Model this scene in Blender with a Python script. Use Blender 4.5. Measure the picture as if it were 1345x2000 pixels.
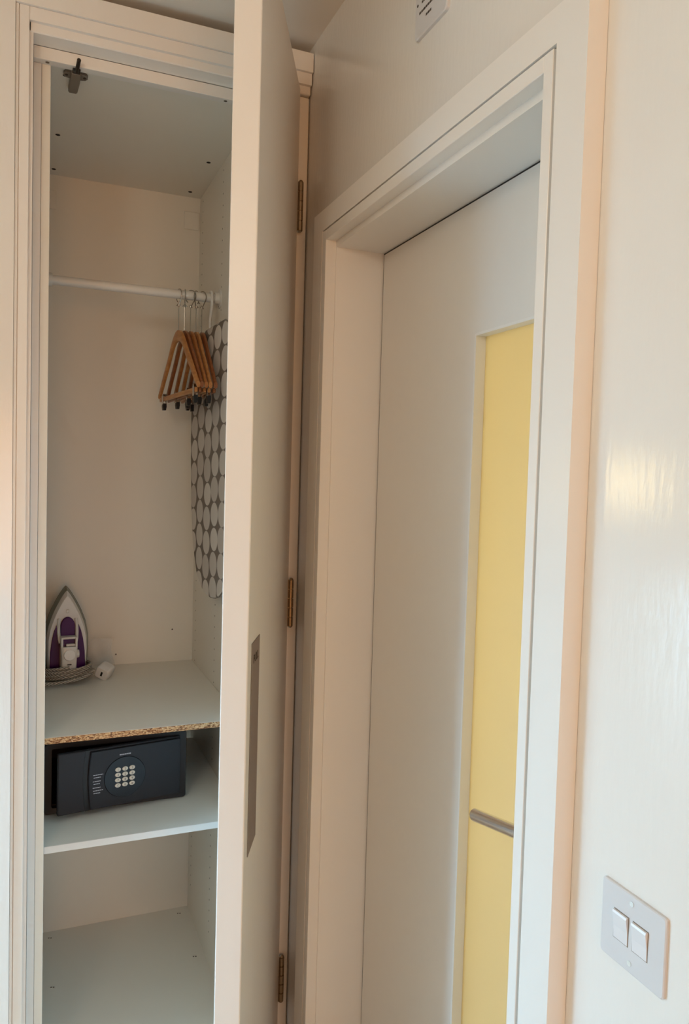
import bpy, bmesh, math, random
from mathutils import Matrix, Vector
random.seed(7)
for o in list(bpy.data.objects):
    bpy.data.objects.remove(o, do_unlink=True)
S = bpy.context.scene
COL = S.collection
R = math.radians

# ------------------------------------------------------------------ camera
CAM = Vector((-0.61, -1.752, 1.55))
FPX, YAW, PITCH, ROLL = 1488.8, R(22.493), R(-2.749), R(1.607)
fw = Vector((math.sin(YAW) * math.cos(PITCH), math.cos(YAW) * math.cos(PITCH), math.sin(PITCH)))
rt = Vector((math.cos(YAW), -math.sin(YAW), 0))
up = rt.cross(fw)
r2 = rt * math.cos(ROLL) + up * math.sin(ROLL)
u2 = -rt * math.sin(ROLL) + up * math.cos(ROLL)
cd = bpy.data.cameras.new('camera')
cd.sensor_fit = 'VERTICAL'
cd.sensor_height = 36.0
cd.lens = 36.0 * FPX / 2000.0
cd.clip_start = 0.02
cam = bpy.data.objects.new('camera', cd)
COL.objects.link(cam)
cam.matrix_world = Matrix(((r2.x, u2.x, -fw.x, CAM.x), (r2.y, u2.y, -fw.y, CAM.y), (r2.z, u2.z, -fw.z, CAM.z), (0, 0, 0, 1)))
S.camera = cam

# ------------------------------------------------------------------ world, light, exposure
S.view_settings.view_transform = 'Standard'
S.view_settings.look = 'None'
S.view_settings.gamma = 1.0
S.view_settings.use_curve_mapping = False
S.view_settings.exposure = -0.09
S.cycles.max_bounces = 7
S.cycles.glossy_bounces = 2
S.cycles.caustics_reflective = False
S.cycles.caustics_refractive = False
S.cycles.adaptive_threshold = 0.05
W = bpy.data.worlds.new('World')
S.world = W
W.use_nodes = True
W.node_tree.nodes['Background'].inputs[0].default_value = (0.62, 0.78, 1.0, 1)
W.node_tree.nodes['Background'].inputs[1].default_value = 0.15


def area(name, loc, target, sx, sy, power, col):
    l = bpy.data.lights.new(name, 'AREA')
    l.shape = 'RECTANGLE'
    l.size, l.size_y, l.energy, l.color = sx, sy, power, col
    o = bpy.data.objects.new(name, l)
    COL.objects.link(o)
    o.location = loc
    o.rotation_euler = (Vector(target) - Vector(loc)).to_track_quat('-Z', 'Y').to_euler()
    return o


# daylight coming in through the window opening of the left wall
area('window_daylight', (-1.84, -0.205, 0.90), (-1.2, -0.205, 0.0), 0.26, 1.20, 41.0, (0.37, 0.70, 1.0))
# warm fill light added behind the camera, at an unseen window
area('fill_light_behind', (-0.80, -6.17, 1.25), (-0.75, -4.5, 1.25), 1.25, 1.65, 44.0, (1.0, 0.47, 0.17))


# ------------------------------------------------------------------ materials
def srgb(r, g, b):
    f = lambda c: (c / 255 / 12.92) if c / 255 <= 0.04045 else ((c / 255 + 0.055) / 1.055) ** 2.4
    return (f(r), f(g), f(b), 1)


def mat(name, col, rough=0.5, metal=0.0, noise=0.0, nscale=40.0, bump=0.0, bscale=200.0, bstretch=(1, 1, 1), coat=0.0, **kw):
    m = bpy.data.materials.new(name)
    m.use_nodes = True
    nt = m.node_tree
    b = nt.nodes['Principled BSDF']
    b.inputs['Base Color'].default_value = col
    b.inputs['Roughness'].default_value = rough
    b.inputs['Metallic'].default_value = metal
    if coat:
        b.inputs['Coat Weight'].default_value = coat
        b.inputs['Coat Roughness'].default_value = 0.18
    for k, v in kw.items():
        b.inputs[k.replace('_', ' ')].default_value = v
    tc = nt.nodes.new('ShaderNodeTexCoord')
    mp = nt.nodes.new('ShaderNodeMapping')
    mp.inputs['Scale'].default_value = bstretch
    nt.links.new(tc.outputs['Object'], mp.inputs['Vector'])
    if noise:
        n = nt.nodes.new('ShaderNodeTexNoise')
        n.inputs['Scale'].default_value = nscale
        n.inputs['Detail'].default_value = 4
        nt.links.new(mp.outputs[0], n.inputs['Vector'])
        mx = nt.nodes.new('ShaderNodeMix')
        mx.data_type = 'RGBA'
        mx.blend_type = 'MIX'
        mx.inputs[6].default_value = [c * (1 - noise) for c in col[:3]] + [1]
        mx.inputs[7].default_value = [min(1, c * (1 + noise)) for c in col[:3]] + [1]
        nt.links.new(n.outputs['Fac'], mx.inputs[0])
        nt.links.new(mx.outputs[2], b.inputs['Base Color'])
    if bump:
        n2 = nt.nodes.new('ShaderNodeTexNoise')
        n2.inputs['Scale'].default_value = bscale
        n2.inputs['Detail'].default_value = 3
        nt.links.new(mp.outputs[0], n2.inputs['Vector'])
        bp = nt.nodes.new('ShaderNodeBump')
        bp.inputs['Strength'].default_value = bump
        bp.inputs['Distance'].default_value = 0.002
        nt.links.new(n2.outputs['Fac'], bp.inputs['Height'])
        nt.links.new(bp.outputs[0], b.inputs['Normal'])
    return m


M = {}
M['wall'] = mat('wall_paint', (0.85, 0.83, 0.785, 1), 0.17, noise=0.012, nscale=6, bump=0.20, bscale=110, bstretch=(1, 1, 0.25))
M['ceiling'] = mat('ceiling_paint', (0.82, 0.78, 0.71, 1), 0.8, noise=0.01, bump=0.05)
M['trim'] = mat('trim_gloss_paint', (0.86, 0.835, 0.79, 1), 0.32, noise=0.012, nscale=9, bump=0.05, bscale=60, bstretch=(1, 1, 0.1))
M['door'] = mat('door_satin_paint', (0.86, 0.83, 0.78, 1), 0.36, noise=0.02, nscale=14, bump=0.06, bscale=70, bstretch=(1, 1, 0.15))
M['bathdoor'] = mat('bathroom_door_paint', (0.82, 0.79, 0.74, 1), 0.40, noise=0.01, bump=0.04)
M['carcass'] = mat('melamine_board', (0.87, 0.835, 0.745, 1), 0.42, noise=0.012, nscale=5, bump=0.02)
M['shelf_white'] = mat('shelf_melamine', (0.87, 0.845, 0.77, 1), 0.38, noise=0.012, nscale=20)
M['dark'] = mat('dark_hole', (0.02, 0.017, 0.014, 1), 0.9, noise=0.1)
M['screw'] = mat('screw_metal', (0.16, 0.14, 0.12, 1), 0.45, 0.8, noise=0.2)
M['catch'] = mat('grey_catch_plastic', srgb(128, 118, 106), 0.5, noise=0.05)
M['catchdark'] = mat('dark_catch_metal', srgb(58, 52, 46), 0.35, 0.6, noise=0.1)
M['nickel'] = mat('aged_hinge_metal', srgb(156, 138, 114), 0.42, 0.8, noise=0.25, nscale=300)
M['plate'] = mat('brushed_steel_plate', srgb(150, 140, 134), 0.42, 0.85, noise=0.04, nscale=300, bstretch=(1, 1, 20))
M['ink'] = mat('dark_print', srgb(62, 50, 42), 0.6, noise=0.05)
M['steel'] = mat('brushed_steel', srgb(226, 223, 219), 0.24, 1.0, noise=0.06, nscale=500)
M['chrome'] = mat('chrome_wire', srgb(190, 186, 180), 0.18, 1.0, noise=0.03)
M['rod'] = mat('white_rail_enamel', (0.80, 0.78, 0.73, 1), 0.3, noise=0.01)
M['white'] = mat('white_plastic', (0.78, 0.775, 0.75, 1), 0.35, noise=0.01)
M['switch'] = mat('switch_plastic', (0.70, 0.70, 0.71, 1), 0.3, noise=0.008)
M['rocker'] = mat('rocker_plastic', (0.80, 0.80, 0.82, 1), 0.22, noise=0.008)
M['navy'] = mat('navy_safe_paint', srgb(12, 13, 19), 0.5, noise=0.08, nscale=150, bump=0.05, bscale=900)
M['navydoor'] = mat('navy_safe_door_paint', srgb(18, 20, 29), 0.5, noise=0.06, nscale=150, bump=0.04, bscale=900)
M['black'] = mat('black_plastic', srgb(9, 9, 11), 0.4, noise=0.08)
M['pad'] = mat('keypad_disc_plastic', srgb(11, 13, 22), 0.35, noise=0.06)
M['key'] = mat('keypad_button_plastic', srgb(214, 210, 198), 0.4, noise=0.02)
M['print'] = mat('white_print', srgb(190, 194, 205), 0.5, noise=0.03)
M['purple'] = mat('purple_plastic', srgb(66, 6, 84), 0.32, noise=0.05, Specular_IOR_Level=0.22)
M['irongrey'] = mat('grey_green_plastic', srgb(128, 130, 116), 0.35, noise=0.03)
M['sole'] = mat('soleplate_metal', srgb(80, 80, 76), 0.3, 0.6, noise=0.05)
M['ironwhite'] = mat('iron_white_plastic', (0.72, 0.70, 0.66, 1), 0.3, noise=0.01)
M['carpet'] = mat('pale_carpet', srgb(204, 190, 170), 0.95, noise=0.18, nscale=160, bump=0.4, bscale=600)
M['frame'] = mat('window_frame_paint', (0.8, 0.79, 0.77, 1), 0.35, noise=0.01)
M['tile'] = mat('bathroom_plaster', (0.78, 0.70, 0.52, 1), 0.5, noise=0.03)


def wood_mat(name, c1, c2):
    m = mat(name, c1, 0.36)
    nt = m.node_tree
    b = nt.nodes['Principled BSDF']
    tc = nt.nodes.new('ShaderNodeTexCoord')
    mp = nt.nodes.new('ShaderNodeMapping')
    mp.inputs['Scale'].default_value = (60, 8, 60)
    n = nt.nodes.new('ShaderNodeTexNoise')
    n.inputs['Scale'].default_value = 2.0
    n.inputs['Detail'].default_value = 6
    r = nt.nodes.new('ShaderNodeValToRGB')
    r.color_ramp.elements[0].color = c1
    r.color_ramp.elements[1].color = c2
    r.color_ramp.elements[0].position = 0.3
    r.color_ramp.elements[1].position = 0.7
    nt.links.new(tc.outputs['Object'], mp.inputs['Vector'])
    nt.links.new(mp.outputs[0], n.inputs['Vector'])
    nt.links.new(n.outputs['Fac'], r.inputs[0])
    nt.links.new(r.outputs[0], b.inputs['Base Color'])
    return m


M['wood'] = wood_mat('honey_hanger_wood', srgb(176, 112, 56), srgb(206, 146, 84))
M['wood2'] = wood_mat('amber_hanger_wood', srgb(160, 96, 46), srgb(190, 124, 64))
M['wood3'] = wood_mat('dark_hanger_wood', srgb(134, 76, 38), srgb(162, 98, 52))


def chip_mat():
    m = mat('chipboard_edge', srgb(170, 130, 90), 0.8)
    nt = m.node_tree
    b = nt.nodes['Principled BSDF']
    tc = nt.nodes.new('ShaderNodeTexCoord')
    mp = nt.nodes.new('ShaderNodeMapping')
    mp.inputs['Scale'].default_value = (0.45, 1, 1)
    v = nt.nodes.new('ShaderNodeTexVoronoi')
    v.inputs['Scale'].default_value = 520
    n = nt.nodes.new('ShaderNodeTexNoise')
    n.inputs['Scale'].default_value = 420
    n.inputs['Detail'].default_value = 4
    sep = nt.nodes.new('ShaderNodeSeparateColor')
    ad = nt.nodes.new('ShaderNodeMath')
    ad.operation = 'MULTIPLY_ADD'
    ad.inputs[1].default_value = 0.55
    mu = nt.nodes.new('ShaderNodeMath')
    mu.operation = 'MULTIPLY'
    mu.inputs[1].default_value = 0.5
    r = nt.nodes.new('ShaderNodeValToRGB')
    e = r.color_ramp.elements
    e[0].position, e[0].color = 0.18, srgb(72, 42, 26)
    e[1].position, e[1].color = 0.85, srgb(232, 204, 160)
    e.new(0.38).color = srgb(150, 100, 62)
    e.new(0.58).color = srgb(205, 160, 112)
    nt.links.new(tc.outputs['Object'], mp.inputs['Vector'])
    nt.links.new(mp.outputs[0], v.inputs['Vector'])
    nt.links.new(mp.outputs[0], n.inputs['Vector'])
    nt.links.new(v.outputs['Color'], sep.inputs[0])
    nt.links.new(n.outputs['Fac'], mu.inputs[0])
    nt.links.new(sep.outputs[0], ad.inputs[0])
    nt.links.new(mu.outputs[0], ad.inputs[2])
    nt.links.new(ad.outputs[0], r.inputs[0])
    nt.links.new(r.outputs[0], b.inputs['Base Color'])
    bp = nt.nodes.new('ShaderNodeBump')
    bp.inputs['Strength'].default_value = 0.6
    bp.inputs['Distance'].default_value = 0.001
    nt.links.new(ad.outputs[0], bp.inputs['Height'])
    nt.links.new(bp.outputs[0], b.inputs['Normal'])
    return m


M['chip'] = chip_mat()


def cloth_mat():
    """grey cotton printed with rows of pale pebble discs (object space: y across, z along)"""
    m = mat('grey_cover_with_pale_discs', srgb(120, 108, 98), 0.85)
    nt = m.node_tree
    b = nt.nodes['Principled BSDF']
    L = nt.links.new

    def mth(op, a, c=None, d=None):
        n = nt.nodes.new('ShaderNodeMath')
        n.operation = op
        for i, s in enumerate((a, c, d)):
            if s is None:
                continue
            if isinstance(s, (int, float)):
                n.inputs[i].default_value = s
            else:
                L(s, n.inputs[i])
        return n.outputs[0]
    tc = nt.nodes.new('ShaderNodeTexCoord')
    sp = nt.nodes.new('ShaderNodeSeparateXYZ')
    L(tc.outputs['Object'], sp.inputs[0])
    u = mth('DIVIDE', sp.outputs[1], 0.076)
    cu = mth('FLOOR', u)
    fu = mth('SUBTRACT', mth('SUBTRACT', u, cu), 0.5)
    wn = nt.nodes.new('ShaderNodeTexWhiteNoise')
    wn.noise_dimensions = '1D'
    L(cu, wn.inputs['W'])
    v = mth('ADD', mth('DIVIDE', sp.outputs[2], 0.0685), mth('MULTIPLY', wn.outputs['Value'], 0.55))
    cv = mth('FLOOR', v)
    fv = mth('SUBTRACT', mth('SUBTRACT', v, cv), 0.5)
    w2 = nt.nodes.new('ShaderNodeTexWhiteNoise')
    w2.noise_dimensions = '2D'
    cb = nt.nodes.new('ShaderNodeCombineXYZ')
    L(cu, cb.inputs[0])
    L(cv, cb.inputs[1])
    L(cb.outputs[0], w2.inputs['Vector'])
    fu2 = mth('ADD', fu, mth('MULTIPLY', mth('SUBTRACT', w2.outputs['Value'], 0.5), 0.10))
    fv2 = mth('MULTIPLY', fv, mth('ADD', 0.92, mth('MULTIPLY', w2.outputs['Value'], 0.10)))
    d2 = mth('ADD', mth('MULTIPLY', fu2, fu2), mth('MULTIPLY', fv2, fv2))
    d = mth('SQRT', d2)
    mr = nt.nodes.new('ShaderNodeMapRange')
    mr.inputs[1].default_value = 0.455
    mr.inputs[2].default_value = 0.485
    mr.inputs[3].default_value = 1
    mr.inputs[4].default_value = 0
    L(d, mr.inputs[0])
    mx = nt.nodes.new('ShaderNodeMix')
    mx.data_type = 'RGBA'
    mx.inputs[6].default_value = srgb(128, 116, 106)
    L(mr.outputs[0], mx.inputs[0])
    m2 = nt.nodes.new('ShaderNodeMix')
    m2.data_type = 'RGBA'
    m2.inputs[6].default_value = srgb(206, 196, 186)
    m2.inputs[7].default_value = srgb(228, 220, 210)
    L(w2.outputs['Value'], m2.inputs[0])
    L(m2.outputs[2], mx.inputs[7])
    L(mx.outputs[2], b.inputs['Base Color'])
    return m


M['cloth'] = cloth_mat()


def braid_mat():
    m = mat('braided_cord', srgb(200, 192, 178), 0.8)
    nt = m.node_tree
    b = nt.nodes['Principled BSDF']
    uv = nt.nodes.new('ShaderNodeUVMap')
    mp = nt.nodes.new('ShaderNodeMapping')
    mp.inputs['Rotation'].default_value = (0, 0, 0.75)
    w = nt.nodes.new('ShaderNodeTexWave')
    w.inputs['Scale'].default_value = 1.4
    w.inputs['Distortion'].default_value = 0.6
    r = nt.nodes.new('ShaderNodeValToRGB')
    r.color_ramp.elements[0].position, r.color_ramp.elements[0].color = 0.40, srgb(44, 38, 34)
    r.color_ramp.elements[1].position, r.color_ramp.elements[1].color = 0.55, srgb(214, 204, 188)
    nt.links.new(uv.outputs[0], mp.inputs['Vector'])
    nt.links.new(mp.outputs[0], w.inputs['Vector'])
    nt.links.new(w.outputs['Fac'], r.inputs[0])
    nt.links.new(r.outputs[0], b.inputs['Base Color'])
    return m


M['braid'] = braid_mat()


def frosted_mat():
    m = bpy.data.materials.new('frosted_yellow_glass')
    m.use_nodes = True
    nt = m.node_tree
    nt.nodes.remove(nt.nodes['Principled BSDF'])
    out = nt.nodes['Material Output']
    t = nt.nodes.new('ShaderNodeBsdfTranslucent')
    t.inputs[0].default_value = (0.95, 0.86, 0.66, 1)
    d = nt.nodes.new('ShaderNodeBsdfDiffuse')
    d.inputs[0].default_value = (0.72, 0.62, 0.40, 1)
    g = nt.nodes.new('ShaderNodeBsdfGlossy')
    g.inputs['Roughness'].default_value = 0.35
    n = nt.nodes.new('ShaderNodeTexNoise')
    n.inputs['Scale'].default_value = 3
    m1 = nt.nodes.new('ShaderNodeMixShader')
    m1.inputs[0].default_value = 0.35
    m2 = nt.nodes.new('ShaderNodeMixShader')
    m2.inputs[0].default_value = 0.05
    nt.links.new(t.outputs[0], m1.inputs[1])
    nt.links.new(d.outputs[0], m1.inputs[2])
    nt.links.new(m1.outputs[0], m2.inputs[1])
    nt.links.new(g.outputs[0], m2.inputs[2])
    nt.links.new(m2.outputs[0], out.inputs[0])
    return m


M['frosted'] = frosted_mat()


def clear_mat(name, tint, amount):
    m = bpy.data.materials.new(name)
    m.use_nodes = True
    nt = m.node_tree
    b = nt.nodes['Principled BSDF']
    b.inputs['Base Color'].default_value = tint
    b.inputs['Roughness'].default_value = 0.12
    t = nt.nodes.new('ShaderNodeBsdfTransparent')
    n = nt.nodes.new('ShaderNodeTexNoise')
    n.inputs['Scale'].default_value = 60
    r = nt.nodes.new('ShaderNodeMapRange')
    r.inputs[3].default_value = amount * 0.5
    r.inputs[4].default_value = amount * 1.5
    mx = nt.nodes.new('ShaderNodeMixShader')
    nt.links.new(n.outputs['Fac'], r.inputs[0])
    nt.links.new(r.outputs[0], mx.inputs[0])
    nt.links.new(t.outputs[0], mx.inputs[1])
    nt.links.new(b.outputs[0], mx.inputs[2])
    nt.links.new(mx.outputs[0], nt.nodes['Material Output'].inputs[0])
    return m


M['bag'] = clear_mat('clear_plastic_film', (0.92, 0.90, 0.87, 1), 0.16)
M['pane'] = clear_mat('window_glass', (0.9, 0.95, 0.95, 1), 0.06)


def glow_mat(name, col, strength):
    m = bpy.data.materials.new(name)
    m.use_nodes = True
    b = m.node_tree.nodes['Principled BSDF']
    b.inputs['Base Color'].default_value = (0.9, 0.85, 0.75, 1)
    b.inputs['Emission Color'].default_value = col
    b.inputs['Emission Strength'].default_value = strength
    return m


M['shade'] = glow_mat('lit_lamp_shade', (1.0, 0.74, 0.32, 1), 11.0)
M['bulb'] = glow_mat('lit_ceiling_globe', (1.0, 0.60, 0.32, 1), 1.5)


# ------------------------------------------------------------------ builders
def wm(o):
    m = o.matrix_basis.copy()
    if o.parent:
        return wm(o.parent) @ o.matrix_parent_inverse @ m
    return m


def tag(o, label=None, cat=None, group=None, kind=None):
    if label:
        o['label'] = label
    if cat:
        o['category'] = cat
    if group:
        o['group'] = group
    if kind:
        o['kind'] = kind
    return o


def empty(name, loc=(0, 0, 0), rz=0.0):
    o = bpy.data.objects.new(name, None)
    o.empty_display_size = 0.05
    COL.objects.link(o)
    o.location = loc
    o.rotation_euler = (0, 0, rz)
    return o


def obj(name, bm, m, parent=None, local=False, smooth=False):
    bmesh.ops.recalc_face_normals(bm, faces=bm.faces)
    me = bpy.data.meshes.new(name)
    bm.to_mesh(me)
    bm.free()
    mats = m if isinstance(m, (list, tuple)) else [m]
    for k in mats:
        me.materials.append(k)
    if smooth:
        for p in me.polygons:
            p.use_smooth = True
        try:
            me.set_sharp_from_angle(angle=R(38))
        except Exception:
            pass
    o = bpy.data.objects.new(name, me)
    COL.objects.link(o)
    if parent:
        o.parent = parent
        if not local:
            o.matrix_parent_inverse = wm(parent).inverted()
    return o


def bx(bm, x0, x1, y0, y1, z0, z1, bevel=0.0, seg=1, mi=0):
    r = bmesh.ops.create_cube(bm, size=1.0)
    vs = r['verts']
    for v in vs:
        v.co = Vector(((x0 + x1) / 2 + v.co.x * (x1 - x0), (y0 + y1) / 2 + v.co.y * (y1 - y0), (z0 + z1) / 2 + v.co.z * (z1 - z0)))
    fs = {f for v in vs for f in v.link_faces}
    for f in fs:
        f.material_index = mi
    if bevel:
        es = list({e for v in vs for e in v.link_edges})
        bmesh.ops.bevel(bm, geom=es, offset=bevel, segments=seg, affect='EDGES', profile=0.5)
    return bm


def box(name, dims, m, parent=None, bevel=0.0, seg=1, local=False):
    bm = bmesh.new()
    bx(bm, *dims, bevel=bevel, seg=seg)
    return obj(name, bm, m, parent, local)


def boxes(name, lst, m, parent=None, bevel=0.0, local=False):
    bm = bmesh.new()
    for d in lst:
        bx(bm, *d, bevel=bevel)
    return obj(name, bm, m, parent, local)


def prism(bm, pts, axis, a0, a1, mi=0):
    """polygon pts (2D) extruded along axis: 'x' -> pts=(y,z), 'y' -> (x,z), 'z' -> (x,y)"""
    def P(p, a):
        return {'x': (a, p[0], p[1]), 'y': (p[0], a, p[1]), 'z': (p[0], p[1], a)}[axis]
    A = [bm.verts.new(P(p, a0)) for p in pts]
    B = [bm.verts.new(P(p, a1)) for p in pts]
    fs = [bm.faces.new(A), bm.faces.new(B[::-1])]
    n = len(pts)
    for i in range(n):
        fs.append(bm.faces.new((A[i], B[i], B[(i + 1) % n], A[(i + 1) % n])))
    for f in fs:
        f.material_index = mi
    return bm


def cyl(bm, p0, p1, r0, r1=None, seg=20, cap=True, mi=0):
    p0, p1 = Vector(p0), Vector(p1)
    r1 = r0 if r1 is None else r1
    d = (p1 - p0).normalized()
    a = d.orthogonal().normalized()
    b = d.cross(a)
    A, B = [], []
    for i in range(seg):
        t = 2 * math.pi * i / seg
        v = a * math.cos(t) + b * math.sin(t)
        A.append(bm.verts.new(p0 + v * r0))
        B.append(bm.verts.new(p1 + v * r1))
    fs = []
    for i in range(seg):
        fs.append(bm.faces.new((A[i], A[(i + 1) % seg], B[(i + 1) % seg], B[i])))
    if cap:
        fs += [bm.faces.new(A[::-1]), bm.faces.new(B)]
    for f in fs:
        f.material_index = mi
    return bm


def tube(bm, pts, rad, seg=8, uvscale=None, closed=False):
    pts = [Vector(p) for p in pts]
    n = len(pts)
    rings = []
    prev = None
    uvl = bm.loops.layers.uv.verify()
    acc = [0.0]
    for i in range(1, n):
        acc.append(acc[-1] + (pts[i] - pts[i - 1]).length)
    for i, p in enumerate(pts):
        t = (pts[min(i + 1, n - 1)] - pts[max(i - 1, 0)]).normalized()
        if prev is None:
            a = t.orthogonal().normalized()
        else:
            a = (prev - t * prev.dot(t))
            a = a.normalized() if a.length > 1e-6 else t.orthogonal().normalized()
        prev = a
        b = t.cross(a)
        rr = rad(i / (n - 1)) if callable(rad) else rad
        rings.append([bm.verts.new(p + (a * math.cos(2 * math.pi * k / seg) + b * math.sin(2 * math.pi * k / seg)) * rr) for k in range(seg)])
    us = uvscale or 1.0
    for i in range(n - 1):
        for k in range(seg):
            f = bm.faces.new((rings[i][k], rings[i][(k + 1) % seg], rings[i + 1][(k + 1) % seg], rings[i + 1][k]))
            uv = [(acc[i] * us, k / seg * 2), (acc[i] * us, (k + 1) / seg * 2), (acc[i + 1] * us, (k + 1) / seg * 2), (acc[i + 1] * us, k / seg * 2)]
            for lp, c in zip(f.loops, uv):
                lp[uvl].uv = c
    bm.faces.new(rings[0][::-1])
    bm.faces.new(rings[-1])
    return bm


def loft(bm, rings, cap=True, mi=0):
    V = [[bm.verts.new(p) for p in r] for r in rings]
    n = len(V[0])
    fs = []
    for a, b in zip(V, V[1:]):
        for i in range(n):
            fs.append(bm.faces.new((a[i], a[(i + 1) % n], b[(i + 1) % n], b[i])))
    if cap:
        fs += [bm.faces.new(V[0][::-1]), bm.faces.new(V[-1])]
    for f in fs:
        f.material_index = mi
    return bm


def rrect(w, h, r, n=5):
    pts = []
    for cx, cy, a0 in ((w / 2 - r, h / 2 - r, 0), (-w / 2 + r, h / 2 - r, 90), (-w / 2 + r, -h / 2 + r, 180), (w / 2 - r, -h / 2 + r, 270)):
        for i in range(n + 1):
            t = R(a0 + 90 * i / n)
            pts.append((cx + r * math.cos(t), cy + r * math.sin(t)))
    return pts


def text(name, s, size, m, parent, mtx, depth=0.0003, align='CENTER', sx=1.0):
    """flat lettering mesh; mtx places it in the parent's local space"""
    c = bpy.data.curves.new(name, 'FONT')
    c.body = s
    c.size = size
    c.extrude = depth
    c.align_x = align
    c.align_y = 'CENTER'
    c.resolution_u = 3
    t = bpy.data.objects.new(name, c)
    COL.objects.link(t)
    dg = bpy.context.evaluated_depsgraph_get()
    me = bpy.data.meshes.new_from_object(t.evaluated_get(dg))
    bpy.data.objects.remove(t, do_unlink=True)
    me.transform(mtx @ Matrix.Diagonal((sx, 1, 1, 1)))
    me.materials.clear()
    me.materials.append(m)
    o = bpy.data.objects.new(name, me)
    COL.objects.link(o)
    o.parent = parent
    return o


# ------------------------------------------------------------------ the room
CEIL = 2.556
struct = lambda o: tag(o, kind='structure')
struct(box('floor', (-2.05, 1.8, -6.3, 0.9, -0.06, 0.0), M['carpet']))
struct(box('ceiling', (-2.05, 1.8, -6.3, 0.9, CEIL, CEIL + 0.06), M['ceiling']))
# wall with the wardrobe in it; a shadow gap runs along its top
struct(boxes('wall_back', [(-1.95, -0.643, -0.018, 0.06, 0, 2.534), (-0.643, -0.002, -0.018, 0.06, 2.491, 2.534),
                           (-1.95, 0.0, 0.050, 0.06, 2.534, CEIL), (-1.95, 0.14, 0.76, 0.84, 0, CEIL)], M['wall']))
# wall with the bathroom doorway
struct(boxes('wall_right', [(0, 0.14, -6.2, -0.975, 0, CEIL), (0, 0.14, -0.172, 0.76, 0, CEIL), (0, 0.14, -0.975, -0.172, 2.068, CEIL)], M['wall']))
WY0, WY1, WZ0, WZ1 = -0.38, -0.035, 0.26, 1.56
struct(boxes('wall_left', [(-1.99, -1.85, -6.2, WY0, 0, CEIL), (-1.99, -1.85, WY1, 0.06, 0, CEIL),
                           (-1.99, -1.85, WY0, WY1, 0, WZ0), (-1.99, -1.85, WY0, WY1, WZ1, CEIL)], M['wall']))
VX0, VX1, VZ0, VZ1 = -1.45, -0.15, 0.35, 2.15
struct(boxes('wall_front', [(-1.99, VX0, -6.3, -6.2, 0, CEIL), (VX1, 0.14, -6.3, -6.2, 0, CEIL), (VX0, VX1, -6.3, -6.2, 0, VZ0), (VX0, VX1, -6.3, -6.2, VZ1, CEIL)], M['wall']))
w2 = struct(empty('fill_window', (-0.80, -6.25, VZ0)))  # unseen window added to go with the fill light behind the camera
boxes('window_frame', [(VX0, VX0 + 0.05, -6.28, -6.22, VZ0, VZ1), (VX1 - 0.05, VX1, -6.28, -6.22, VZ0, VZ1), (VX0, VX1, -6.28, -6.22, VZ0, VZ0 + 0.05),
                       (VX0, VX1, -6.28, -6.22, VZ1 - 0.05, VZ1), (-0.825, -0.775, -6.28, -6.22, VZ0, VZ1)], M['frame'], w2)
box('window_pane', (VX0 + 0.05, VX1 - 0.05, -6.254, -6.248, VZ0 + 0.05, VZ1 - 0.05), M['pane'], w2)
# the window that lets the daylight in
w1 = struct(empty('window_1', (-1.92, -0.20, WZ0)))
boxes('window_frame', [(-1.95, -1.89, WY0, WY0 + 0.05, WZ0, WZ1), (-1.95, -1.89, WY1 - 0.05, WY1, WZ0, WZ1),
                       (-1.95, -1.89, WY0, WY1, WZ0, WZ0 + 0.05), (-1.95, -1.89, WY0, WY1, WZ1 - 0.05, WZ1)], M['frame'], w1)
box('window_pane', (-1.924, -1.918, WY0 + 0.05, WY1 - 0.05, WZ0 + 0.05, WZ1 - 0.05), M['pane'], w1)
box('window_sill', (-1.87, -1.81, WY0 - 0.05, WY1 + 0.015, WZ0 - 0.03, WZ0), M['frame'], w1, 0.004)
# bathroom behind the frosted door
struct(boxes('wall_bathroom', [(1.6, 1.68, -1.7, 0.3, 0, CEIL), (0.14, 1.6, -1.78, -1.7, 0, CEIL), (0.14, 1.6, 0.3, 0.38, 0, CEIL)], M['tile']))

# ------------------------------------------------------------------ wardrobe surround (painted frame in the wall)
bm = bmesh.new()
prism(bm, [(-0.6425, 0.056), (-0.6425, -0.0125), (-0.637, -0.0125), (-0.637, -0.0085), (-0.6352, -0.0085), (-0.6352, -0.0115), (-0.617, -0.0115),
           (-0.617, -0.002), (-0.6145, -0.002), (-0.6145, -0.0005), (-0.609, -0.0005), (-0.609, 0.056)], 'z', 0.0, 2.4905)
struct(obj('trim_1', bm, M['trim']))
bm = bmesh.new()
prism(bm, [(0.0375, 2.4905), (-0.0115, 2.4905), (-0.0115, 2.464), (-0.002, 2.464), (-0.002, 2.4475), (0.0, 2.4455), (0.0375, 2.441)], 'x', -0.6165, -0.003)
struct(obj('trim_2', bm, M['trim']))
bm = bmesh.new()
prism(bm, [(-0.0275, 0.058), (-0.0275, 0.0065), (-0.0265, 0.0055), (-0.0045, 0.0055), (-0.0022, 0.0075), (-0.0022, 0.058)], 'z', 0.0, 2.441)
struct(obj('trim_3', bm, M['trim']))

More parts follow.
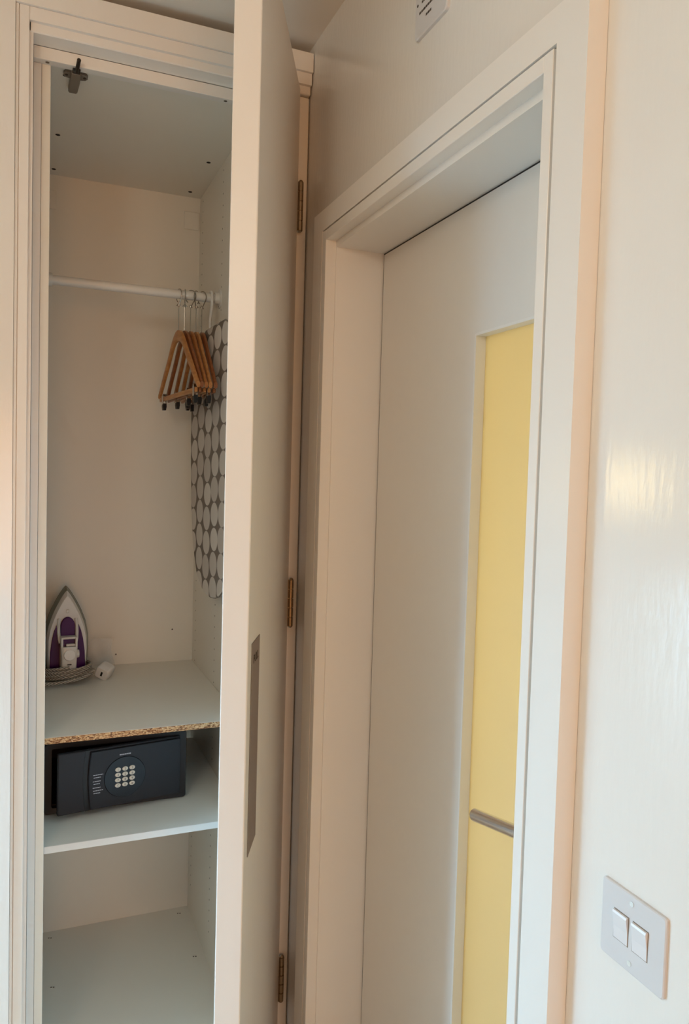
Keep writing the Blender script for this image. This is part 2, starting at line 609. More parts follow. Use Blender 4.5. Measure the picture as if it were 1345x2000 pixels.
# ------------------------------------------------------------------ wardrobe
XL, XR, YF, YB = -0.574, -0.110, 0.060, 0.735
ZT, ZBOT = 2.422, 0.095
wd = tag(empty('wardrobe', (-0.342, 0.4, 0.0)), 'tall built-in cream wardrobe with its door standing open', 'wardrobe')
box('side_panel', (XL - 0.018, XL, YF, YB, 0, 2.44), M['carcass'], wd, 0.0008)
sp = box('side_panel', (XR, XR + 0.018, YF, YB, 0, 2.44), M['carcass'], wd, 0.0008)
box('back_panel', (XL - 0.018, XR + 0.018, YB, YB + 0.012, 0, 2.44), M['carcass'], wd)
tp = box('top_panel', (XL, XR, YF, YB, ZT, 2.44), M['carcass'], wd)
bp = box('bottom_panel', (XL, XR, YF, YB, ZBOT - 0.018, ZBOT), M['carcass'], wd)
box('plinth', (XL, XR, YF + 0.02, YF + 0.036, 0, ZBOT - 0.018), M['carcass'], wd)
rail = box('head_rail', (-0.6085, -0.029, 0.038, 0.060, 2.4145, 2.4405), M['trim'], wd, 0.0006)
box('frame_stile', (-0.6085, -0.5925, 0.0565, 0.078, 0, 2.4140), M['trim'], wd, 0.0006)
box('filler_strip', (-0.0915, -0.0285, 0.056, 0.072, 0, 2.4140), M['trim'], wd, 0.0006)


def disc_set(name, spots, r, axis, m, parent, depth=0.0012, seg=12, proud=0.0003):
    b = bmesh.new()
    for p in spots:
        p = Vector(p)
        a = Vector(axis)
        cyl(b, p - a * depth, p + a * proud, r, seg=seg)
    return obj(name, b, m, parent)


# fixing holes in the ceiling panel of the carcass
for x, y in ((-0.548, 0.437), (-0.551, 0.688), (-0.149, 0.437), (-0.152, 0.688), (-0.542, 0.105)):
    disc_set('fixing_hole', [(x, y, ZT)], 0.0062, (0, 0, -1), M['dark'], tp)
for x in (-0.581, -0.194):
    disc_set('rail_screw', [(x, 0.0485, 2.4145)], 0.0042, (0, 0, -1), M['screw'], rail)
# cam covers in the floor panel
for x, y in ((-0.541, 0.700), (-0.145, 0.700), (-0.141, 0.459), (-0.540, 0.458)):
    b = bmesh.new()
    cyl(b, (x, y, ZBOT - 0.001), (x, y, ZBOT + 0.0004), 0.0065, seg=14)
    c = obj('cam_cover', b, M['carcass'], bp)
    disc_set('cam_slot', [(x - 0.003, y, ZBOT + 0.0004), (x + 0.0035, y - 0.002, ZBOT + 0.0004)], 0.0024, (0, 0, 1), M['screw'], bp)
# rows of shelf-pin holes down the right side panel
pins = [(XR, yy, 0.19 + 0.0325 * k) for yy in (0.415, 0.690) for k in range(69)]
tag(disc_set('shelf_pin_holes', pins, 0.0024, (-1, 0, 0), M['screw'], sp, seg=6), kind='stuff')
# square caps over the back corner fixings
for x in (XR - 0.027, XL + 0.008):
    box('bracket_cap', (x - 0.024, x + 0.024, YB - 0.004, YB, 2.320, 2.376), M['carcass'], wd, 0.0015)
# shelves
SH1, SH2 = 0.929, 0.683
s1 = box('shelf', (XL + 0.0006, XR - 0.0006, 0.0935, YB, SH1 - 0.0145, SH1), M['carcass'], wd)
tag(box('raw_edge', (XL + 0.0006, XR - 0.0006, 0.092, 0.0936, SH1 - 0.0145, SH1 - 0.0008), M['chip'], s1), 'raw chipboard front edge')
s2 = box('shelf', (XL + 0.0006, XR - 0.0006, 0.074, YB - 0.045, SH2 - 0.0165, SH2), M['shelf_white'], wd)
box('edge_band', (XL + 0.0006, XR - 0.0006, 0.0728, 0.0742, SH2 - 0.0165, SH2), M['white'], s2, 0.0004)
# little scuffs on the back panel
for q in ((-0.176, YB, 1.033), (-0.352, YB, 0.962)):
    disc_set('back_scuff', [q], 0.0028, (0, -1, 0), M['screw'], wd, seg=7, proud=0.0002)
# hanging rail
RY, RZ = 0.432, 2.044
b = bmesh.new()
cyl(b, (XL, RY, RZ), (XR, RY, RZ), 0.0125, seg=24)
rl = obj('hanging_rail', b, M['rod'], wd, smooth=True)
for x, sg in ((XR, -1), (XL, 1)):
    b = bmesh.new()
    cyl(b, (x, RY, RZ), (x + sg * 0.004, RY, RZ), 0.027, seg=24)
    cyl(b, (x + sg * 0.004, RY, RZ), (x + sg * 0.016, RY, RZ), 0.0175, seg=24)
    obj('rail_socket', b, M['rod'], rl, smooth=True)
disc_set('socket_screw', [(XR - 0.0042, RY, RZ - 0.0215)], 0.003, (-1, 0, 0), M['screw'], rl, seg=8)

# ---- the open door, hinged on the right jamb
HX, HY = -0.028, -0.004
d = empty('door', (HX, HY, 0.0), R(-115))
d.parent = wd
d.matrix_parent_inverse = wm(wd).inverted()
DW, DT, DZ0, DZ1 = 0.566, 0.046, 0.008, 2.452
box('door_leaf', (0.002, DW, -DT, 0.0, DZ0, DZ1), M['door'], d, 0.0022, 2, local=True)
for zc in (2.183, 1.237, 0.295):
    b = bmesh.new()
    hh = 0.057
    for k in range(5):
        z0 = zc - hh + k * (2 * hh / 5)
        cyl(b, (-0.001, 0.0062, z0 + 0.0011), (-0.001, 0.0062, z0 + 2 * hh / 5 - 0.0011), 0.0064, seg=14)
    cyl(b, (-0.001, 0.0062, zc - hh), (-0.001, 0.0062, zc + hh), 0.0042, seg=12)
    cyl(b, (-0.001, 0.0062, zc + hh), (-0.001, 0.0062, zc + hh + 0.004), 0.0058, 0.003, seg=12)
    cyl(b, (-0.001, 0.0062, zc - hh - 0.003), (-0.001, 0.0062, zc - hh), 0.003, 0.0058, seg=12)
    bx(b, -0.0015, 0.0022, -0.034, 0.004, zc - hh, zc + hh)
    obj('hinge', b, M['nickel'], d, local=True, smooth=True)
pl = box('push_plate', (0.447, 0.532, 0.0, 0.0014, 0.876, 1.254), M['plate'], d, 0.0005, local=True)
pl['label'] = 'long brushed metal plate on the door face'
T = Matrix.Translation((0.4895, 0.0016, 1.222)) @ Matrix(((-1, 0, 0, 0), (0, 0, 1, 0), (0, 1, 0, 0), (0, 0, 0, 1)))
text('plate_lettering', 'PULL', 0.021, M['ink'], d, T, sx=1.15)

# ---- spring catch under the head rail
ct = tag(empty('door_catch', (-0.523, 0.09, ZT)), 'small grey spring catch screwed under the wardrobe ceiling near its front', 'catch')
b = bmesh.new()
pts = [(-0.535, 0.150), (-0.533, 0.155), (-0.517, 0.155), (-0.515, 0.150), (-0.5125, 0.10), (-0.5125, 0.062), (-0.5315, 0.062), (-0.5325, 0.10)]
prism(b, pts, 'z', 2.4085, ZT)
bmesh.ops.bevel(b, geom=list(b.edges), offset=0.0012, segments=1, affect='EDGES')
body = obj('catch_body', b, M['catch'], ct)
for s in (-1, 1):
    xa = -0.522 + s * 0.010
    b = bmesh.new()
    pr = [(xa, 0.074), (xa + s * 0.012, 0.076), (xa + s * 0.0155, 0.083), (xa + s * 0.0155, 0.092), (xa + s * 0.011, 0.100), (xa, 0.103)]
    prism(b, pr, 'z', 2.4165, ZT)
    e = obj('mounting_ear', b, M['catch'], ct)
    disc_set('ear_screw', [(xa + s * 0.009, 0.088, 2.4165)], 0.0034, (0, 0, -1), M['catchdark'], e, seg=10, proud=0.001)
b = bmesh.new()
bx(b, -0.530, -0.514, 0.046, 0.063, 2.4095, 2.4145, bevel=0.001)
obj('plunger_housing', b, M['black'], ct)
b = bmesh.new()
cyl(b, (-0.5215, 0.052, 2.411), (-0.519, 0.014, 2.4175), 0.0042, seg=12)
cyl(b, (-0.519, 0.014, 2.4175), (-0.5188, 0.0115, 2.4178), 0.0042, 0.002, seg=12)
obj('plunger', b, M['catchdark'], ct, smooth=True)

# ------------------------------------------------------------------ bathroom doorway: architrave, lining, door
AF, AN = -0.124, -1.029          # outer faces of the architrave
GF, GN = -0.178, -0.970          # groove
IF, IN = -0.199, -0.947          # opening
ZA, ZG, ZI, ZL = 2.121, 2.0755, 2.053, 2.040
t1, t2 = -0.028, -0.0275
struct(boxes('trim_4', [(t1, -0.0005, GF + 0.001, AF, 0, ZA), (t1, -0.0005, AN, GN - 0.002, 0, ZA), (t1, -0.0005, GN - 0.002, GF + 0.001, ZG + 0.001, ZA),
                        (-0.018, -0.0005, GF - 0.002, GF + 0.001, 0, ZG), (-0.018, -0.0005, GN - 0.002, GN + 0.005, 0, ZG), (-0.018, -0.0005, GN, GF, ZG - 0.002, ZG + 0.001)], M['trim']))
struct(boxes('trim_5', [(t2, -0.0005, IF, GF - 0.0015, 0, ZG - 0.0015), (t2, -0.0005, GN + 0.0045, IN, 0, ZG - 0.0015), (t2, -0.0005, IN, IF, ZI, ZG - 0.0015)], M['trim'], bevel=0.0008))
struct(boxes('trim_6', [(-0.004, 0.1395, IF - 0.003, -0.1725, 0, 2.066), (-0.004, 0.1395, -0.9745, IN + 0.003, 0, 2.066), (-0.004, 0.1395, IN + 0.003, IF - 0.003, ZL, 2.066)], M['trim']))
LF, LN = IF - 0.0065, IN + 0.0065
struct(boxes('trim_7', [(0.1535, 0.1675, -0.225, -0.150, 0, 2.07), (0.1535, 0.1675, -0.995, -0.920, 0, 2.07), (0.1535, 0.1675, -0.920, -0.225, 2.018, 2.07)], M['trim']))  # unseen stop behind the leaf, added to block bathroom light leaking through the gap
d1 = struct(empty('door_1', (0.13, -0.57, 0.0)))
boxes('gap_strip', [(0.1088, 0.118, LF + 0.0003, IF - 0.0033, 0.006, ZL - 0.0005), (0.1088, 0.118, IN + 0.0033, LN - 0.0003, 0.006, ZL - 0.0005), (0.1088, 0.118, LN, LF, 2.0368, ZL - 0.0003)], M['black'], d1)  # black strip added along the leaf so the gap line reads black
X0, X1, ZD = 0.108, 0.152, 2.0365
GY0, GY1, GZ0, GZ1 = -0.840, -0.594, 0.24, 1.803
boxes('door_leaf', [(X0, X1, GY1, LF, 0.006, ZD), (X0, X1, LN, GY0, 0.006, ZD), (X0, X1, GY0, GY1, GZ1, ZD), (X0, X1, GY0, GY1, 0.006, GZ0)], M['bathdoor'], d1)
BT = 0.0035
gb = boxes('glazing_bead', [(X0 - 0.0012, 0.127, GY1 - BT, GY1 + 0.001, GZ0, GZ1), (X0 - 0.0012, 0.127, GY0 - 0.001, GY0 + BT, GZ0, GZ1),
                            (X0 - 0.0012, 0.127, GY0 + BT, GY1 - BT, GZ1 - BT, GZ1 + 0.001), (X0 - 0.0012, 0.127, GY0 + BT, GY1 - BT, GZ0 - 0.001, GZ0 + BT)], M['trim'], d1)
gp = box('glass_pane', (0.1275, 0.1335, GY0 + 0.001, GY1 - 0.001, GZ0 + 0.001, GZ1 - 0.001), M['frosted'], d1)
gp['label'] = 'tall frosted pane glowing yellow from the light behind'
lv = empty('lever_handle', (0.05, -0.885, 1.045))
lv.parent = d1
lv.matrix_parent_inverse = wm(d1).inverted()
b = bmesh.new()
cyl(b, (X0, -0.888, 1.0455), (X0 - 0.008, -0.888, 1.0455), 0.026, seg=28)
obj('rose', b, M['steel'], lv, smooth=True)
b = bmesh.new()
cyl(b, (X0 - 0.008, -0.888, 1.0455), (0.05, -0.888, 1.0455), 0.0098, seg=20)
cyl(b, (0.05, -0.897, 1.0475), (0.05, -0.736, 1.0155), 0.0098, seg=24)
cyl(b, (0.05, -0.736, 1.0155), (0.05, -0.7335, 1.015), 0.0098, 0.0075, seg=24)
obj('lever', b, M['steel'], lv, smooth=True)

# ------------------------------------------------------------------ light switch
sw = tag(empty('light_switch', (0, -1.133, 1.019)), 'white square wall plate with two rocker switches beside the bathroom door', 'light switch')
b = bmesh.new()
P0 = rrect(0.094, 0.0865, 0.004)
P1 = rrect(0.0915, 0.084, 0.004)
cyz = (-1.1335, 1.0615)
loft(b, [[(0.0, cyz[0] + p[0], cyz[1] + p[1]) for p in P0], [(-0.0030, cyz[0] + p[0], cyz[1] + p[1]) for p in P0], [(-0.0040, cyz[0] + p[0], cyz[1] + p[1]) for p in P1]])
obj('switch_plate', b, M['switch'], sw)
for yc in (-1.1180, -1.1463):
    b = bmesh.new()
    w, hgt = 0.0105, 0.0158
    zc = 1.0615
    prism(b, [(-0.0038, zc - hgt), (-0.0047, zc - hgt), (-0.0052, zc - 0.002), (-0.0078, zc + hgt - 0.0025), (-0.0070, zc + hgt), (-0.0038, zc + hgt)], 'y', yc - w, yc + w)
    obj('rocker', b, M['rocker'], sw)
    fr = 0.0009
    boxes('rocker_gap', [(-0.0042, -0.0038, yc - w - fr, yc - w, zc - hgt - fr, zc + hgt + fr), (-0.0042, -0.0038, yc + w, yc + w + fr, zc - hgt - fr, zc + hgt + fr),
                         (-0.0042, -0.0038, yc - w, yc + w, zc - hgt - fr, zc - hgt), (-0.0042, -0.0038, yc - w, yc + w, zc + hgt, zc + hgt + fr)], M['catch'], sw)
for zc in (1.0615 + 0.0335, 1.0615 - 0.0325):
    b = bmesh.new()
    cyl(b, (-0.0038, -1.1323, zc), (-0.0045, -1.1323, zc), 0.0029, seg=14)
    obj('plate_screw', b, M['steel'], sw)

# ------------------------------------------------------------------ notice plate high on the right wall
sg = tag(empty('notice_plate', (0, -0.602, 2.294)), 'grey plastic plate with dark print high on the wall above the bathroom door', 'sign')
b = bmesh.new()
pp = rrect(0.110, 0.104, 0.008)
pi = rrect(0.106, 0.100, 0.008)
loft(b, [[(0.0, -0.6025 + q[0], 2.345 + q[1]) for q in pp], [(-0.005, -0.6025 + q[0], 2.345 + q[1]) for q in pp], [(-0.0065, -0.6025 + q[0], 2.345 + q[1]) for q in pi]])
obj('plate', b, M['switch'], sg)
bars = []
for z0, y0, y1 in ((2.3325, -0.640, -0.564), (2.319, -0.606, -0.588), (2.3475, -0.636, -0.572), (2.3625, -0.630, -0.575)):
    y = y1
    while y > y0 + 0.003:
        l = random.uniform(0.004, 0.009)
        bars.append((-0.0069, -0.0063, max(y0, y - l), y, z0 - 0.0019, z0 + 0.0019))
        y -= l + 0.0016
boxes('printed_lines', bars, M['ink'], sg)
for yy in (-0.5575, -0.6475):
    disc_set('plate_screw', [(-0.0065, yy, 2.349)], 0.0024, (-1, 0, 0), M['ink'], sg, seg=10, proud=0.0006)

# ------------------------------------------------------------------ safe on the lower shelf
sf = tag(empty('safe', (-0.395, 0.42, SH2)), 'dark navy electronic safe with round keypad on the lower shelf', 'safe')
sx0, sx1, sz0, sz1, sy0, sy1 = -0.5705, -0.220, SH2 + 0.003, SH2 + 0.181, 0.238, 0.60
bt = 0.016
boxes('safe_body', [(sx0, sx1, sy0 + 0.02, sy1, sz0, sz0 + bt), (sx0, sx1, sy0 + 0.02, sy1, sz1 - bt, sz1), (sx0, sx0 + bt, sy0 + 0.02, sy1, sz0 + bt, sz1 - bt),
                    (sx1 - bt, sx1, sy0 + 0.02, sy1, sz0 + bt, sz1 - bt), (sx0, sx1, sy1 - 0.01, sy1, sz0, sz1)], M['navy'], sf)
bm = bmesh.new()
rimo = rrect(sx1 - sx0, sz1 - sz0, 0.007)
rimi = rrect(sx1 - sx0 - 2 * bt - 0.002, sz1 - sz0 - 2 * bt + 0.004, 0.005)
cxs, czs = (sx0 + sx1) / 2, (sz0 + sz1) / 2
loft(bm, [[(cxs + q[0], sy0 + 0.0205, czs + q[1]) for q in rimo], [(cxs + q[0], sy0 + 0.002, czs + q[1]) for q in rimo], [(cxs + q[0] * 0.993, sy0, czs + q[1] * 0.987) for q in rimo],
          [(cxs + q[0], sy0 + 0.001, czs + q[1]) for q in rimi], [(cxs + q[0], sy0 + 0.03, czs + q[1]) for q in rimi]], cap=False)
obj('front_rim', bm, M['navy'], sf, smooth=True)
for x in (sx0 + 0.02, sx1 - 0.02):
    for y in (sy0 + 0.03, sy1 - 0.03):
        bm = bmesh.new()
        cyl(bm, (x, y, SH2), (x, y, sz0 + 0.001), 0.008, seg=10)
        obj('rubber_foot', bm, M['black'], sf)
# door, ajar, hinged on its right edge; local x runs from hinge to free edge
sd = empty('safe_door', (-0.2375, 0.2365, sz0 + 0.0145), R(180 + 9.0))
sd.parent = sf
sd.matrix_parent_inverse = wm(sf).inverted()
DH, DL = 0.153, 0.308
bm = bmesh.new()
# outline in plan: flat slab on the free-edge side, then a raised panel with a curved step  (local +y faces the room)
bx(bm, 0.0, DL, -0.010, 0.004, 0, DH, bevel=0.003, seg=2)
obj('door_slab', bm, M['navydoor'], sd, local=True)
bm = bmesh.new()
N = 12
outl = [(0.004, 0.004), (0.004, DH - 0.004)]
for i in range(N + 1):
    t = i / N
    outl.append((0.231 + 0.006 * math.sin(math.pi * t), (DH - 0.004) + (0.008 - DH) * t))
rr = [[(p[0], 0.004, p[1]) for p in outl], [(p[0], 0.0095, p[1]) for p in outl], [(0.004 + (p[0] - 0.004) * 0.992, 0.0115, DH / 2 + (p[1] - DH / 2) * 0.985) for p in outl]]
loft(bm, rr)
obj('raised_panel', bm, M['navydoor'], sd, local=True)
bm = bmesh.new()
strip = []
for i in range(N + 1):
    t = i / N
    strip.append((0.2325 + 0.006 * math.sin(math.pi * t), DH - 0.001 + (0.002 - DH) * t))
loft(bm, [[(x, 0.0041, z) for x, z in strip] + [(x + 0.010, 0.0041, z) for x, z in strip[::-1]], [(x, 0.0049, z) for x, z in strip] + [(x + 0.010, 0.0049, z) for x, z in strip[::-1]]])
obj('panel_groove', bm, M['black'], sd, local=True)
KX, KZ = 0.147, 0.074
bm = bmesh.new()
cyl(bm, (KX, 0.0112, KZ), (KX, 0.0135, KZ), 0.0525, 0.0510, seg=56)
obj('keypad_disc', bm, M['pad'], sd, local=True, smooth=True)
keys = ['1', '2', '3', '4', '5', '6', '7', '8', '9', 'C', '0', '#']
proto_me = None
for r_ in range(4):
    for c_ in range(3):
        kx = KX + 0.0185 - c_ * 0.0178
        kz = KZ + 0.0215 - r_ * 0.0134
        if proto_me is None:
            bm = bmesh.new()
            E0 = [(0.0072 * math.cos(2 * math.pi * i / 20), 0.0053 * math.sin(2 * math.pi * i / 20)) for i in range(20)]
            loft(bm, [[(x, 0.0, z) for x, z in E0], [(x, 0.0018, z) for x, z in E0], [(x * 0.8, 0.0026, z * 0.8) for x, z in E0]])
            ko = obj('key', bm, M['key'], sd, local=True, smooth=True)
            proto_me = ko.data
        else:
            ko = bpy.data.objects.new('key', proto_me)
            COL.objects.link(ko)
            ko.parent = sd
        ko.location = (kx, 0.0135, kz)
        T = Matrix.Translation((kx, 0.0163, kz)) @ Matrix(((-1, 0, 0, 0), (0, 0, 1, 0), (0, 1, 0, 0), (0, 0, 0, 1)))
        text('key_digit', keys[r_ * 3 + c_], 0.0072, M['ink'], sd, T, depth=0.00005)
# small printed instruction lines and maker's line, too fine to read
bars = []


def printline(xc0, xc1, z, hgt):
    x = xc0
    while x > xc1 + 0.001:
        l = random.uniform(0.003, 0.006)
        bars.append((max(xc1, x - l), x, 0.0114, 0.0117, z - hgt / 2, z + hgt / 2))
        x -= l + 0.0009


for z, l, o in ((0.094, 0.024, 0.001), (0.0875, 0.017, 0.002), (0.078, 0.019, 0), (0.0715, 0.015, 0.002), (0.062, 0.019, 0), (0.0545, 0.024, 0.001), (0.0480, 0.016, 0.002)):
    printline(0.2265 - o, 0.2265 - o - l, z - 0.004, 0.0016)
boxes('printed_lines', bars, M['print'], sd, local=True)
bars = []
printline(0.161, 0.133, 0.1315, 0.0026)
boxes('printed_lines', bars, M['print'], sd, local=True)

# ------------------------------------------------------------------ steam iron standing on its heel
ir = tag(empty('steam_iron', (-0.5045, 0.605, SH1 + 0.004)), 'white and purple steam iron standing upright on the upper shelf', 'iron')
ir.rotation_euler = (R(-3), 0, R(4))
HT = 0.268
prof = [(0.0, 0.052), (0.03, 0.0595), (0.09, 0.0635), (0.13, 0.0625), (0.165, 0.0555), (0.20, 0.042), (0.225, 0.0295), (0.245, 0.0180), (0.258, 0.0095), (0.265, 0.0040), (0.268, 0.0008)]


def hw(z):
    for (a, wa), (b_, wb) in zip(prof, prof[1:]):
        if a <= z <= b_:
            t = (z - a) / (b_ - a)
            return wa + (wb - wa) * t
    return 0.0008


ZS = [HT * (1 - (1 - i / 26) ** 1.5) for i in range(27)]


def outline(k, top=1.0, z0=0.0):
    pr = [(hw(min(z, HT)) * k, z0 + z * top) for z in ZS]
    return [(-x, z) for x, z in pr] + [(x, z) for x, z in pr[::-1]]


def layer(k0, y0, k1, y1, name, m, top0=1.0, top1=1.0, z0=0.0, extra=None):
    bm = bmesh.new()
    rings = [[(x, y0, z) for x, z in outline(k0, top0, z0)], [(x, y1, z) for x, z in outline(k1, top1, z0)]]
    if extra:
        for k, y, t in extra:
            rings.append([(x, y, z) for x, z in outline(k, t, z0)])
    loft(bm, rings)
    return obj(name, bm, m, ir, local=True, smooth=True)


layer(0.985, 0.036, 1.0, 0.030, 'soleplate', M['sole'], 0.99, 1.0, extra=[(1.0, 0.026, 1.0)])
layer(0.985, 0.026, 0.975, 0.010, 'skirt', M['irongrey'], 0.995, 0.985, extra=[(0.90, 0.0, 0.955)])
layer(0.90, 0.001, 0.865, -0.012, 'shell', M['ironwhite'], 0.955, 0.93, extra=[(0.82, -0.018, 0.90)])
# purple side windows and front tank
for s in (-1, 1):
    bm = bmesh.new()
    pts = [(0.0215, 0.0), (0.0475, 0.0), (0.0490, 0.04), (0.0475, 0.08), (0.0430, 0.115), (0.0375, 0.140), (0.0305, 0.158), (0.0285, 0.150), (0.0275, 0.13), (0.0265, 0.115), (0.0215, 0.104)]
    rings = [[(s * x, -0.012, z) for x, z in pts], [(s * x, -0.0225, z) for x, z in pts], [(s * (0.034 + (x - 0.034) * 0.9), -0.0245, 0.07 + (z - 0.07) * 0.98) for x, z in pts]]
    loft(bm, rings)
    obj('water_window', bm, M['purple'], ir, local=True)
bm = bmesh.new()
pts = [(-0.0200, 0.125), (0.0200, 0.125), (0.0200, 0.150)] + [(0.0200 * math.cos(t), 0.152 + 0.029 * math.sin(t)) for t in [R(a) for a in range(10, 180, 10)]] + [(-0.0200, 0.150)]
loft(bm, [[(x, -0.012, z) for x, z in pts], [(x, -0.026, z) for x, z in pts], [(x * 0.92, -0.0285, 0.15 + (z - 0.15) * 0.94) for x, z in pts]])
obj('spray_head', bm, M['purple'], ir, local=True, smooth=True)
bm = bmesh.new()
bx(bm, -0.004, 0.004, -0.023, -0.017, 0.192, 0.203, bevel=0.002)
obj('spray_nozzle', bm, M['ironwhite'], ir, local=True)
# side arms either side of the tank
for s in (-1, 1):
    bm = bmesh.new()
    tube(bm, [(s * 0.0235, -0.020, 0.176), (s * 0.0250, -0.024, 0.158), (s * 0.0252, -0.028, 0.138), (s * 0.0240, -0.032, 0.120), (s * 0.0215, -0.036, 0.108)], 0.0045, seg=8)
    obj('handle_arm', bm, M['ironwhite'], ir, local=True, smooth=True)
bm = bmesh.new()
rings = []
for z, w_, y0, y1 in ((0.004, 0.021, -0.014, -0.050), (0.03, 0.0205, -0.020, -0.062), (0.07, 0.021, -0.036, -0.070), (0.096, 0.0225, -0.044, -0.070), (0.100, 0.0225, -0.044, -0.069)):
    rings.append([(p[0] * w_ * 2, (y0 + y1) / 2 + p[1] * (y0 - y1), z) for p in rrect(1, 1, 0.22, 3)])
loft(bm, rings)
hd = obj('handle', bm, M['ironwhite'], ir, local=True, smooth=True)
bm = bmesh.new()
for dd in ((-0.0225, -0.0165, -0.066, -0.030, 0.099, 0.127), (0.0165, 0.0225, -0.066, -0.030, 0.099, 0.127), (-0.0225, 0.0225, -0.064, -0.026, 0.122, 0.128)):
    bx(bm, *dd, bevel=0.0015)
obj('handle_bridge', bm, M['ironwhite'], ir, local=True)
box('handle_gap', (-0.0165, 0.0165, -0.050, -0.028, 0.100, 0.122), M['purple'], ir, local=True)
box('steam_button', (-0.008, 0.0165, -0.062, -0.045, 0.101, 0.108), M['ironwhite'], ir, 0.0015, local=True)
bm = bmesh.new()
cyl(bm, (0.0, -0.066, 0.077), (0.0, -0.0745, 0.078), 0.0165, 0.0150, seg=28)
obj('temperature_dial', bm, M['white'], ir, local=True, smooth=True)
bm = bmesh.new()
cyl(bm, (0.019, -0.055, 0.078), (0.0275, -0.055, 0.078), 0.0125, 0.011, seg=20)
obj('side_dial', bm, M['ironwhite'], ir, local=True, smooth=True)
box('indicator_slot', (-0.0055, 0.0055, -0.0705, -0.064, 0.0485, 0.0510), M['black'], ir, local=True)
box('heel', (-0.050, 0.050, -0.028, 0.030, -0.003, 0.008), M['irongrey'], ir, 0.003, local=True)
# braided flex wound round the heel
bm = bmesh.new()
pts = []
turns = 4
for i in range(turns * 40 + 1):
    t = i / 40
    a = 2 * math.pi * t - math.pi / 2
    rx = 0.067 + 0.003 * math.sin(t * 5)
    ry = 0.056 + 0.003 * math.cos(t * 4)
    z = 0.0065 + 0.0088 * t + 0.009 * math.sin(a) * 0 + 0.007 * math.cos(a) * 0.9
    pts.append((rx * math.cos(a), -0.018 + ry * math.sin(a), max(0.004, z)))
tube(bm, pts, 0.0046, seg=8, uvscale=36)
pts2 = [(-0.10, -0.078, 0.0045), (-0.075, -0.089, 0.0045), (-0.045, -0.093, 0.0045), (-0.015, -0.092, 0.006), (0.012, -0.089, 0.009), (0.035, -0.080, 0.012), (0.058, -0.064, 0.020), (0.070, -0.045, 0.026)]
tube(bm, pts2, 0.0047, seg=8, uvscale=36)
fx = obj('braided_flex', bm, M['braid'], ir, local=True, smooth=True)
fx['label'] = 'black and white braided flex wound round the heel'

# ------------------------------------------------------------------ usb plug and the clear bag behind it
ug = tag(empty('usb_charger', (-0.400, 0.575, SH1)), 'white cube USB plug lying on the upper shelf beside the iron', 'charger')
ug.rotation_euler = (0, 0, R(-28))
bm = bmesh.new()
pp = rrect(0.040, 0.036, 0.008, 4)
tilt = Matrix.Translation((0, 0, 0.0225)) @ Matrix.Rotation(R(24), 4, 'Y') @ Matrix.Rotation(R(14), 4, 'X')
loft(bm, [[(p[0] * 0.9, -0.019, p[1] * 0.9) for p in pp], [(p[0], -0.016, p[1]) for p in pp], [(p[0], 0.020, p[1]) for p in pp], [(p[0] * 0.9, 0.023, p[1] * 0.9) for p in pp]])
bm.transform(tilt)
obj('plug_body', bm, M['white'], ug, local=True, smooth=True)
bm = bmesh.new()
bx(bm, -0.0028, 0.0028, -0.0196, -0.018, -0.007, 0.007)
bm.transform(tilt)
obj('usb_port', bm, M['black'], ug, local=True)
for z in (-0.009, 0.009):
    bm = bmesh.new()
    cyl(bm, (0.006, 0.022, z * 0.6), (0.006, 0.040, z * 0.6), 0.0022, seg=10)
    bm.transform(tilt)
    obj('pin', bm, M['steel'], ug, local=True)

bg = tag(empty('plastic_bag', (-0.405, 0.655, SH1)), 'crumpled clear plastic bag standing behind the white plug', 'bag')
bm = bmesh.new()
NX, NZ = 12, 14
for side in (0, 1):
    g = []
    for j in range(NZ + 1):
        row = []
        for i in range(NX + 1):
            u, v = i / NX, j / NZ
            edge = math.sin(math.pi * u) ** 0.5 * (1 - v * 0.7)
            y = (0.5 - side) * 2 * 0.022 * edge + 0.006 * math.sin(9 * u + 5 * v) + 0.004 * math.sin(17 * v - 6 * u) + v * 0.015
            row.append(bm.verts.new((-0.036 + 0.072 * u + 0.005 * math.sin(7 * v), y, 0.001 + 0.100 * v * (1 - 0.09 * (2 * u - 1) ** 4 + 0.03 * math.sin(8 * u)))))
        g.append(row)
    for j in range(NZ):
        for i in range(NX):
            bm.faces.new((g[j][i], g[j][i + 1], g[j + 1][i + 1], g[j + 1][i]))
bmesh.ops.remove_doubles(bm, verts=bm.verts, dist=0.0004)
obj('bag_film', bm, M['bag'], bg, local=True)

# ------------------------------------------------------------------ wooden hangers with trouser clips
HZ = RZ + 0.0125


